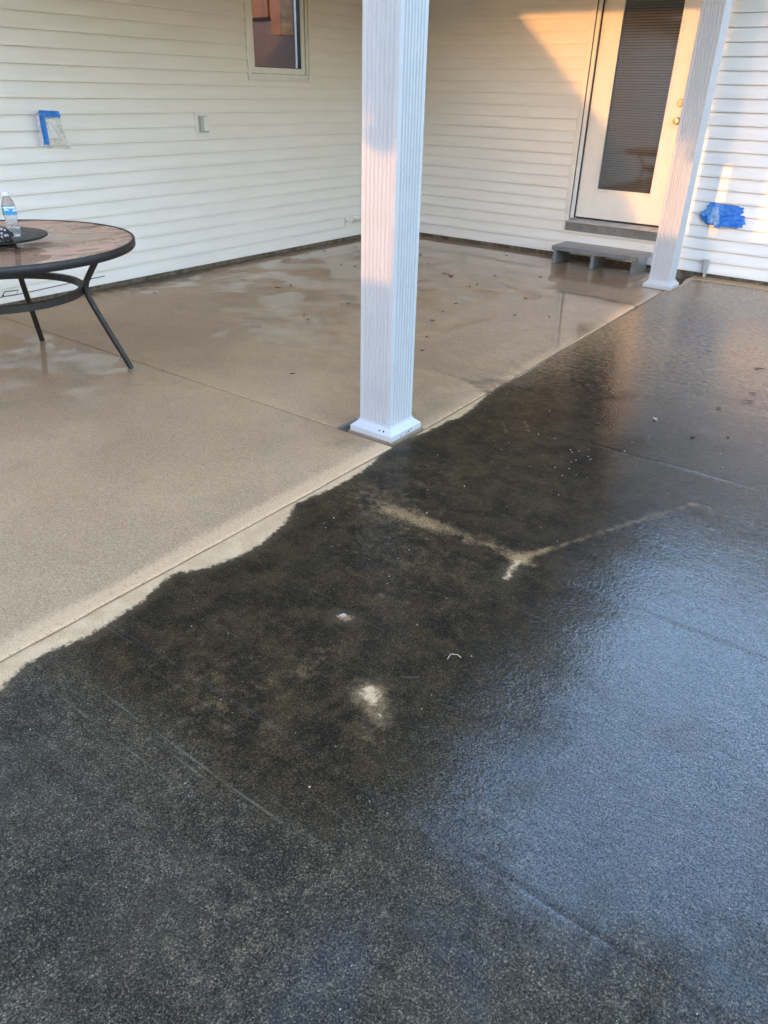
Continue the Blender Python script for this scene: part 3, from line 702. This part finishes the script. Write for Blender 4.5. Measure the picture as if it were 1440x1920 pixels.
# white pipe stub with plate in the corner
pp = tag(empty('drain_pipe', (.03, -.76, .225)), 'short white plastic pipe low in the wall corner behind the post', 'pipe')
MB().box(.013, .020, -.90, -.70, .155, .245).build('wall_plate', M['siding'], pp, bevel=.002)
MB().tube([(.05, -.82, .226), (.05, -.30, .226)], .031, 18).build('pipe', M['white_plastic'], pp, smooth=True)
MB().tube([(.05, -.825, .226), (.05, -.80, .226)], .0335, 18).build('collar', M['white_plastic'], pp, smooth=True)
MB().box(.0205, .023, -.885, -.872, .195, .212).build('screw', M['bronze_metal'], pp)
# grey tapered bracket by the second post
br = tag(empty('wall_bracket', (3.65, -.05, .0)), 'weathered grey tapered bracket standing at the wall foot right of the post', 'bracket')
b = MB(); 
def wedge(mb, z0, z1, w0, w1, d0, d1, cx0, cx1, y):
    vs = [mb.bm.verts.new(v) for v in ((cx0-w0, y-d0, z0), (cx0+w0, y-d0, z0), (cx0+w0, y, z0), (cx0-w0, y, z0), (cx1-w1, y-d1, z1), (cx1+w1, y-d1, z1), (cx1+w1, y, z1), (cx1-w1, y, z1))]
    for f_ in ((3, 2, 1, 0), (4, 5, 6, 7), (0, 1, 5, 4), (1, 2, 6, 5), (2, 3, 7, 6), (3, 0, 4, 7)): mb.bm.faces.new([vs[i] for i in f_])
wedge(b, .035, .165, .018, .030, .022, .030, 3.648, 3.640, -.020); b.build('arm', M['grey_plastic'], br, bevel=.005)
b = MB(); wedge(b, .004, .0345, .011, .014, .018, .020, 3.646, 3.648, -.022); b.build('foot', M['grey_plastic'], br, bevel=.004)
b = MB().lathe([(0, 0), (.008, 0), (.008, .005), (0, .006)], (0, 0, 0), 12); me = b.mesh('bolt'); me.transform(Matrix.Translation((3.647, -.042, .052)) @ Matrix.Rotation(math.pi/2, 4, 'X')); link_mesh('bolt', me, M['alu'], br)
# thin black wire with a square loop at the foot of the left wall
cb = MB(); cb.tube([(.020, -5.6, .085), (.020, -5.0, .086), (.020, -4.815, .090), (.02, -4.80, .100)], .0028, 6); cb.tube([(.02, -4.70, .088), (.02, -4.5, .092), (.021, -4.27, .098), (.02, -3.95, .104)], .0028, 6)
lp = [(.02, -4.815, .092), (.02, -4.79, .122), (.02, -4.685, .118), (.02, -4.705, .088), (.02, -4.815, .092)]
cb.tube(lp, .0032, 6); tag(cb.build('wire', M['black_plastic']), 'thin black wire with a square loop along the foot of the left wall', 'wire')

# ================================================================== STEP
st = tag(empty('step_bench', (2.70, -.26, 0)), 'low grey painted wooden step in front of the glazed door', 'step')
MB().box(2.262, 3.140, -.425, -.245, .129, .170).build('board', M['step'], st, bevel=.004)
MB().box(2.262, 3.140, -.242, -.085, .129, .170).build('board', M['step'], st, bevel=.004)
for a, b_ in ((2.276, 2.316), (2.670, 2.708), (3.074, 3.116)):
    MB().box(a, b_, -.412, -.095, .002, .1285).build('leg', M['step'], st, bevel=.004)

# ================================================================== TABLE
TC = (1.372, -5.49); TZ = .722; TR = .744
tb_ = tag(empty('patio_table', (*TC, 0)), 'round glass topped patio table with black rim and curved dark legs', 'table')
MB().lathe([(TR-.022, -.040), (TR-.004, -.042), (TR, -.036), (TR, -.006), (TR-.004, 0), (TR-.012, 0), (TR-.014, -.010), (TR-.030, -.012), (TR-.030, -.018), (TR-.022, -.020)], (*TC, TZ), 96, closed=True).build('rim', M['black_metal'], tb_, smooth=True)
MB().lathe([(0, -.0105), (TR-.0145, -.0105), (TR-.0145, -.0045), (0, -.0045)], (*TC, TZ), 96).build('glass_top', M['glass_table'], tb_)
LEGA = [math.radians(47+90*k) for k in range(4)]
for a in LEGA:
    pts = []
    for rr, z in ((.575, .684), (.545, .64), (.500, .57), (.462, .51), (.448, .465), (.456, .42), (.478, .36), (.515, .27), (.565, .15), (.608, .05), (.628, .0)):
        pts.append((TC[0]+rr*math.cos(a), TC[1]+rr*math.sin(a), z))
    MB().tube(pts, .0165, 12).build('leg', M['bronze_metal'], tb_, smooth=True)
MB().lathe([(.405, -.019), (.428, -.019), (.430, -.017), (.430, .017), (.428, .019), (.405, .019)], (TC[0], TC[1]+.01, .455), 72, closed=True).build('brace_ring', M['bronze_metal'], tb_, smooth=True)
for a in LEGA:
    p = Vector((TC[0]+.575*math.cos(a), TC[1]+.575*math.sin(a), .682)); q = Vector((TC[0]+.72*math.cos(a), TC[1]+.72*math.sin(a), .682))
    MB().tube([p, q], .012, 8).build('rim_support', M['bronze_metal'], tb_)
# turntable
ZS = TZ+.048; LC = (1.532, -5.535)
ls = tag(empty('lazy_susan', (*LC, TZ)), 'black round turntable standing on the glass table top', 'turntable')
MB().lathe([(0, -.006), (.250, -.006), (.258, -.002), (.258, .002), (.254, .006), (0, .005)], (*LC, ZS), 64).build('turntable_top', M['black_metal'], ls, smooth=True)
MB().lathe([(0, 0), (.10, 0), (.10, .012), (.06, .018), (.05, .040), (0, .040)], (*LC, TZ-.0035), 40).build('turntable_base', M['black_metal'], ls, smooth=True)
# bottle
bx, by = 1.652, -5.487; bz = ZS+.0065
bo = tag(empty('water_bottle', (bx, by, bz)), 'clear plastic water bottle with blue and green label on the turntable', 'bottle')
tw = NT('water_bottle_plastic'); tw.P(col=(.93, .96, .97), rough=.08, trans=.85, ior=1.2); tw.P(norm=tw.bump(tw.noise(60, 2, vec=tw.pos((1, 1, 3))), .004, .5))
prof = [(0, .004), (.026, .0), (.0315, .006), (.032, .03), (.0295, .035), (.032, .042), (.0295, .052), (.031, .06), (.0280, .075), (.0310, .092), (.0325, .105), (.0325, .142), (.031, .150), (.0240, .170), (.0155, .186), (.0135, .190), (.0135, .197), (0, .197)]
MB().lathe(prof, (bx, by, bz), 32).build('bottle_body', tw.m, bo, smooth=True)
MB().lathe([(.0, .1905), (.0155, .1905), (.0155, .206), (.014, .2085), (0, .2085)], (bx, by, bz), 24).build('cap', M['white_plastic'], bo, smooth=True)
tl = NT('bottle_label'); sep = tl.n('ShaderNodeSeparateXYZ'); tl.t.links.new(tl.geo.outputs['Position'], sep.inputs[0])
nz = tl.noise(55, 2); c = tl.mix(tl.ramp(nz, .45, .58), (.05, .30, .62), (.72, .82, .88))
hz = tl.math('SUBTRACT', sep.outputs[2], bz)
c = tl.mix(tl.ramp(hz, .112, .116, 1, 0), c, (.08, .42, .70)); c = tl.mix(tl.ramp(hz, .134, .137), c, (.75, .85, .9))
c = tl.mix(tl.ramp(tl.math('ADD', tl.math('SUBTRACT', sep.outputs[0], bx), tl.math('SUBTRACT', sep.outputs[1], by)), -.022, -.03), c, (.06, .25, .12)); tl.P(col=c, rough=.3)
MB().lathe([(.0328, .104), (.0332, .105), (.0332, .141), (.0328, .142)], (bx, by, bz), 32).build('label_band', tl.m, bo, smooth=True)
# crumpled cloth at the left picture edge
tc = NT('black_white_cloth'); pv = tc.voro(60, out='Distance'); tc.P(col=tc.mix(tc.ramp(pv, .35, .42), (.45, .38, .40), (.02, .019, .022)), rough=.85)
bm = bmesh.new(); bmesh.ops.create_icosphere(bm, subdivisions=4, radius=1)
for v in bm.verts:
    q = v.co.copy(); d = 1+.28*math.sin(5*q.x+3*q.z)*math.cos(4*q.y+2*q.x)+.14*math.sin(11*q.y+7*q.z)
    v.co = Vector((q.x*.05*d, q.y*.05*d, max(-.0, q.z*.042*d+.02)))
me = bpy.data.meshes.new('cloth'); bm.to_mesh(me); bm.free(); me.polygons.foreach_set('use_smooth', [True]*len(me.polygons))
co = link_mesh('cloth', me, tc.m); co.location = (1.738, -5.602, ZS+.0065)
tag(co, 'crumpled black and white patterned cloth beside the bottle', 'cloth')

# ================================================================== LITTER ON THE GROUND
LM = {k: simple('leaf_'+k, c, .55, var=.35, vscale=60) for k, c in dict(dark=(.022, .016, .010), brown=(.07, .04, .022), red=(.17, .045, .025), pale=(.40, .30, .22), white=(.46, .43, .38)).items()}
def leaf_mesh(sz, seed):
    rr = random.Random(seed); b = MB(); n = 7; pts = []
    for i in range(n):
        t_ = i/(n-1); wd = sz*.34*math.sin(math.pi*min(.98, t_+.06))**.8*(1+.3*rr.uniform(-1, 1)); pts.append((sz*(t_-.5), wd*.9, .004+sz*.12*rr.random()*math.sin(math.pi*t_)))
    c_ = [b.bm.verts.new((x, 0, z*.5)) for x, w_, z in pts]; l_ = [b.bm.verts.new((x, w_, z)) for x, w_, z in pts]; r2 = [b.bm.verts.new((x, -w_, z*.9+.001)) for x, w_, z in pts]
    lo = [[b.bm.verts.new(v.co+Vector((0, 0, -.0012))) for v in q] for q in (c_, l_, r2)]
    for i in range(n-1):
        b.bm.faces.new((c_[i], c_[i+1], l_[i+1], l_[i])); b.bm.faces.new((c_[i], r2[i], r2[i+1], c_[i+1]))
        b.bm.faces.new((lo[0][i], lo[1][i], lo[1][i+1], lo[0][i+1])); b.bm.faces.new((lo[0][i], lo[0][i+1], lo[2][i+1], lo[2][i]))
        b.bm.faces.new((l_[i], l_[i+1], lo[1][i+1], lo[1][i])); b.bm.faces.new((r2[i+1], r2[i], lo[2][i], lo[2][i+1]))
    b.tube([(sz*.45, 0, .003), (sz*.62, rr.uniform(-.1, .1)*sz, .004), (sz*.8, rr.uniform(-.2, .2)*sz, .003)], .0011, 4)
    return b.mesh('leaf')
def leaf(x, y, sz, col, seed, label, group=None, name='leaf', cat='leaf'):
    o = link_mesh(name, leaf_mesh(sz*(.68 if group else .85), seed), LM[col]); o.location = (x, y, .0016); o.rotation_euler = (random.uniform(-.04, .04), random.uniform(-.04, .04), random.uniform(0, 6.28))
    return tag(o, label, cat, group)
leaf(1.854, -1.611, .085, 'red', 1, 'reddish fallen leaf lying alone on the wet slab right of the big post')
leaf(1.757, -1.565, .055, 'dark', 2, 'small dark leaf scrap touching the reddish leaf')
leaf(2.595, -4.498, .026, 'dark', 3, 'single black leaf bit on the bare slab left of the big post', )
leaf(.421, -3.785, .05, 'pale', 4, 'pale leaf lying near the left wall beyond the table')
leaf(4.504, -3.798, .040, 'pale', 5, 'pale curled leaf on the dark wet pavement')
leaf(4.299, -6.083, .032, 'pale', 21, 'small tan leaf on the blackened concrete in the foreground')
def zone(x, y):
    right = (x-5.51)*(-4.79+7.53)-(y+7.53)*(3.5-5.51) > 0      # beyond the big post's right or left side
    if not right: return ('small dark wet leaf scrap on the tan slab left of the big post', 'leaf scraps left of the big post')
    if y > -2.2: return ('small dark leaf scrap far back on the porch slab, right of the big post', 'leaf scraps far back on the porch slab')
    return ('small dark leaf scrap on the middle of the porch slab, right of the big post', 'leaf scraps in the middle of the porch slab')
for k, (x, y, s_) in enumerate(((1.794, -3.013, .05), (1.768, -3.059, .045), (1.872, -3.563, .04), (1.773, -3.495, .03), (1.016, -2.994, .05), (.253, -1.518, .05), (.334, -1.111, .05), (.809, -1.911, .04), (.949, -1.881, .045), (2.571, -2.983, .05), (2.92, -3.624, .04),
        (2.767, -3.348, .04), (2.064, -2.541, .05), (2.203, -1.86, .05), (2.213, -1.743, .04), (2.767, -1.908, .045), (2.156, -1.333, .035), (2.433, -2.441, .05), (2.957, -2.445, .04), (3.177, -2.309, .04), (2.487, -2.718, .03), (1.031, -2.848, .05), (1.763, -.396, .05), (1.1, -1.0, .05), (1.4, -1.3, .035), (2.5, -1.1, .05))):
    leaf(x, y, s_, 'dark' if k % 3 else 'brown', 30+k, *zone(x, y))
for k, (x, y, s_) in enumerate(((4.718, -3.414, .035), (4.728, -3.903, .04), (4.208, -3.624, .04), (4.03, -4.032, .03), (4.293, -4.047, .035), (4.377, -2.394, .045), (4.867, -3.788, .03))):
    leaf(x, y, s_, 'dark', 70+k, 'small dark wet leaf scrap on the dark outer pavement', 'leaf scraps on the outer pavement')
def twig(pts, rad, col, label):
    z = .005; o = MB().tube([(x, y, z+.002*(i % 2)) for i, (x, y) in enumerate(pts)], rad, 5).build('twig', LM[col]); return tag(o, label, 'twig')
twig([(4.790, -3.225), (4.805, -3.20), (4.83, -3.19), (4.84, -3.17)], .0025, 'dark', 'bent dark twig on the pavement near the right picture edge')
twig([(4.785, -3.055), (4.82, -3.04)], .003, 'dark', 'short dark twig beside the bent twig on the pavement')
twig([(4.70, -2.56), (4.735, -2.545), (4.75, -2.55)], .0035, 'dark', 'dark twig far up the pavement at the right edge')
twig([(4.672, -6.050), (4.668, -6.028), (4.685, -6.015), (4.70, -6.022)], .0016, 'pale', 'tiny pale hooked twig on the blackened concrete')
twig([(4.612, -6.195), (4.632, -6.185), (4.648, -6.165)], .0011, 'brown', 'thin dry grass stalk left of the pale hooked twig')
twig([(1.94, -4.955), (1.99, -4.93), (2.02, -4.955)], .003, 'pale', 'small pale stalk lying across the slab joint')
gr = MB()
for k in range(170):
    if k < 140:
        x = random.uniform(3.75, 5.7); y = random.uniform(-7.4, -1.0); s_ = random.uniform(.0008, .0018)
    elif k < 150: x = random.gauss(4.35, .07); y = random.gauss(-4.5, .08); s_ = random.uniform(.001, .002)
    else: x = random.uniform(3.7, 4.2); y = random.uniform(-.75, -.2); s_ = random.uniform(.002, .004)
    a = random.uniform(0, 3.14)
    gr.box(x-s_, x+s_, y-s_*.7, y+s_*.7, .0, .001+s_, rot=Matrix.Rotation(a, 3, 'Z'))
tag(gr.build('grit', LM['white']), 'pale bits of grit scattered over the dark wet pavement', 'grit', kind='stuff')

# ================================================================== YARD BEHIND THE CAMERA (unseen, shaped to cast the shade, shows in reflections)
fb = MB().box(-6, 14, -12.08, -12.0, -.2, 1.235)  # unseen fence added, top set where the sun patches end below
shade_fence = tag(fb.build('shade_fence', M['shade_fence']), 'added unseen brown board fence across the yard behind the patio', 'shade_fence')
ga = tag(empty('shade_garage', (-1.5, -14, 0)), 'added unseen white gable roofed garage across the lawn', 'shade_garage')  # unseen block added, roof slope set to cast the wall's diagonal shadow edge
MB().prism([(-6.0, -.2), (1.55, -.2), (1.55, 2.15), (-1.9, 5.36), (-6.0, 1.2)], 1, -19.5, -14.0).build('wall', M['siding'], ga)
MB().prism([(-1.9, 5.48), (-1.9, 5.38), (1.63, 2.10), (1.69, 2.19)], 1, -19.8, -13.9).build('shingle_roof', M['shingle'], ga)
def leafy(name, label, cat, blobs, n, sz, trunk=None):
    o = tag(empty(name, (blobs[0][0], blobs[0][1], 0)), label, cat)
    V, Fc = [], []
    tot = sum(b[3]*b[5] for b in blobs)
    for cx, cy, cz, rx, ry, rz in blobs:
        for _ in range(int(n*rx*rz/tot)):
            d = Vector((random.gauss(0, 1), random.gauss(0, 1), random.gauss(0, 1))).normalized()*random.random()**.4
            p = Vector((cx+d.x*rx, cy+d.y*ry, cz+d.z*rz)); q = Matrix.Rotation(random.uniform(0, 6.28), 3, 'Z') @ Matrix.Rotation(random.uniform(-1.2, 1.2), 3, 'X')
            s2 = sz*random.uniform(.6, 1.3); i = len(V)
            V += [tuple(p+q @ Vector(v)) for v in ((-s2, 0, 0), (0, -.5*s2, .1*s2), (s2, 0, 0), (0, .5*s2, .1*s2))]; Fc.append((i, i+1, i+2, i+3))
    me = bpy.data.meshes.new('crown'); me.from_pydata(V, [], Fc); link_mesh('crown', me, M['leafgreen'], o)
    if trunk: MB().tube(trunk[0], trunk[1], 12).build('trunk', M['bark'], o, smooth=True)
    return o
leafy('tree', 'unseen leafy tree behind the camera, crown widened for shade', 'tree', [(3.58, -10.2, 2.75, .92, .7, .95), (3.24, -10.2, 2.18, .52, .5, .56), (3.24, -10.25, 2.3, .45, .4, .4), (4.45, -10.3, 2.95, 1.0, .8, .95), (5.6, -10.3, 3.2, 1.1, .8, 1.2), (4.3, -10.2, 4.0, 1.5, .9, 1.0), (6.9, -10.4, 3.0, 1.2, .8, 1.3), (5.6, -10.4, 4.7, 1.9, .9, 1.0)], 24000, .095,  # foliage follows the leafy shadow edge; right-hand crown added to dim the wall
      ([(3.35, -10.1, -.2), (3.355, -10.1, 1.0), (3.37, -10.1, 1.9), (3.6, -10.2, 3.2)], [.085, .07, .065, .05]))
leafy('shade_shrub', 'added unseen green shrub against the garage wall', 'shade_shrub', [(1.78, -13.2, 1.15, .40, .4, .55)], 1500, .07)  # unseen shrub added to bend the sun patch's lower edge

V, Fc = [], []  # unseen trees added to block the low orange sky, gap left for the sun
for _ in range(20000):
    side = random.random()
    if side < .55:
        x, y = random.uniform(-70, 70), -48+random.uniform(-4, 4)
    elif side < .65: x, y = 75+random.uniform(-4, 4), random.uniform(-60, 60)
    else: x, y = -60+random.uniform(-4, 4), random.uniform(-50, 40)
    top = (9 if x < 65 else 7)+(2.5 if x < 65 else 1.5)*math.sin(x*.31+y*.27)+2*math.sin(x*.83-y*.7)
    z = random.random()**.8*top
    if y < -40 and -4 < x < 3.2 and 2.6 < z < 8: continue
    q = Matrix.Rotation(random.uniform(0, 6.28), 3, 'Z') @ Matrix.Rotation(random.uniform(-1.2, 1.2), 3, 'X'); s2 = random.uniform(.5, 1.3); i = len(V)
    V += [tuple(Vector((x, y, z))+q @ Vector(v)) for v in ((-s2, 0, 0), (0, -.6*s2, .1), (s2, 0, 0), (0, .6*s2, .1))]; Fc.append((i, i+1, i+2, i+3))
me = bpy.data.meshes.new('shade_tree_belt'); me.from_pydata(V, [], Fc)
tag(link_mesh('shade_tree_belt', me, M['leafgreen']), 'added unseen belt of green trees round the yard', 'trees', kind='stuff')

# keep empties and parts tidy
bpy.context.view_layer.update()
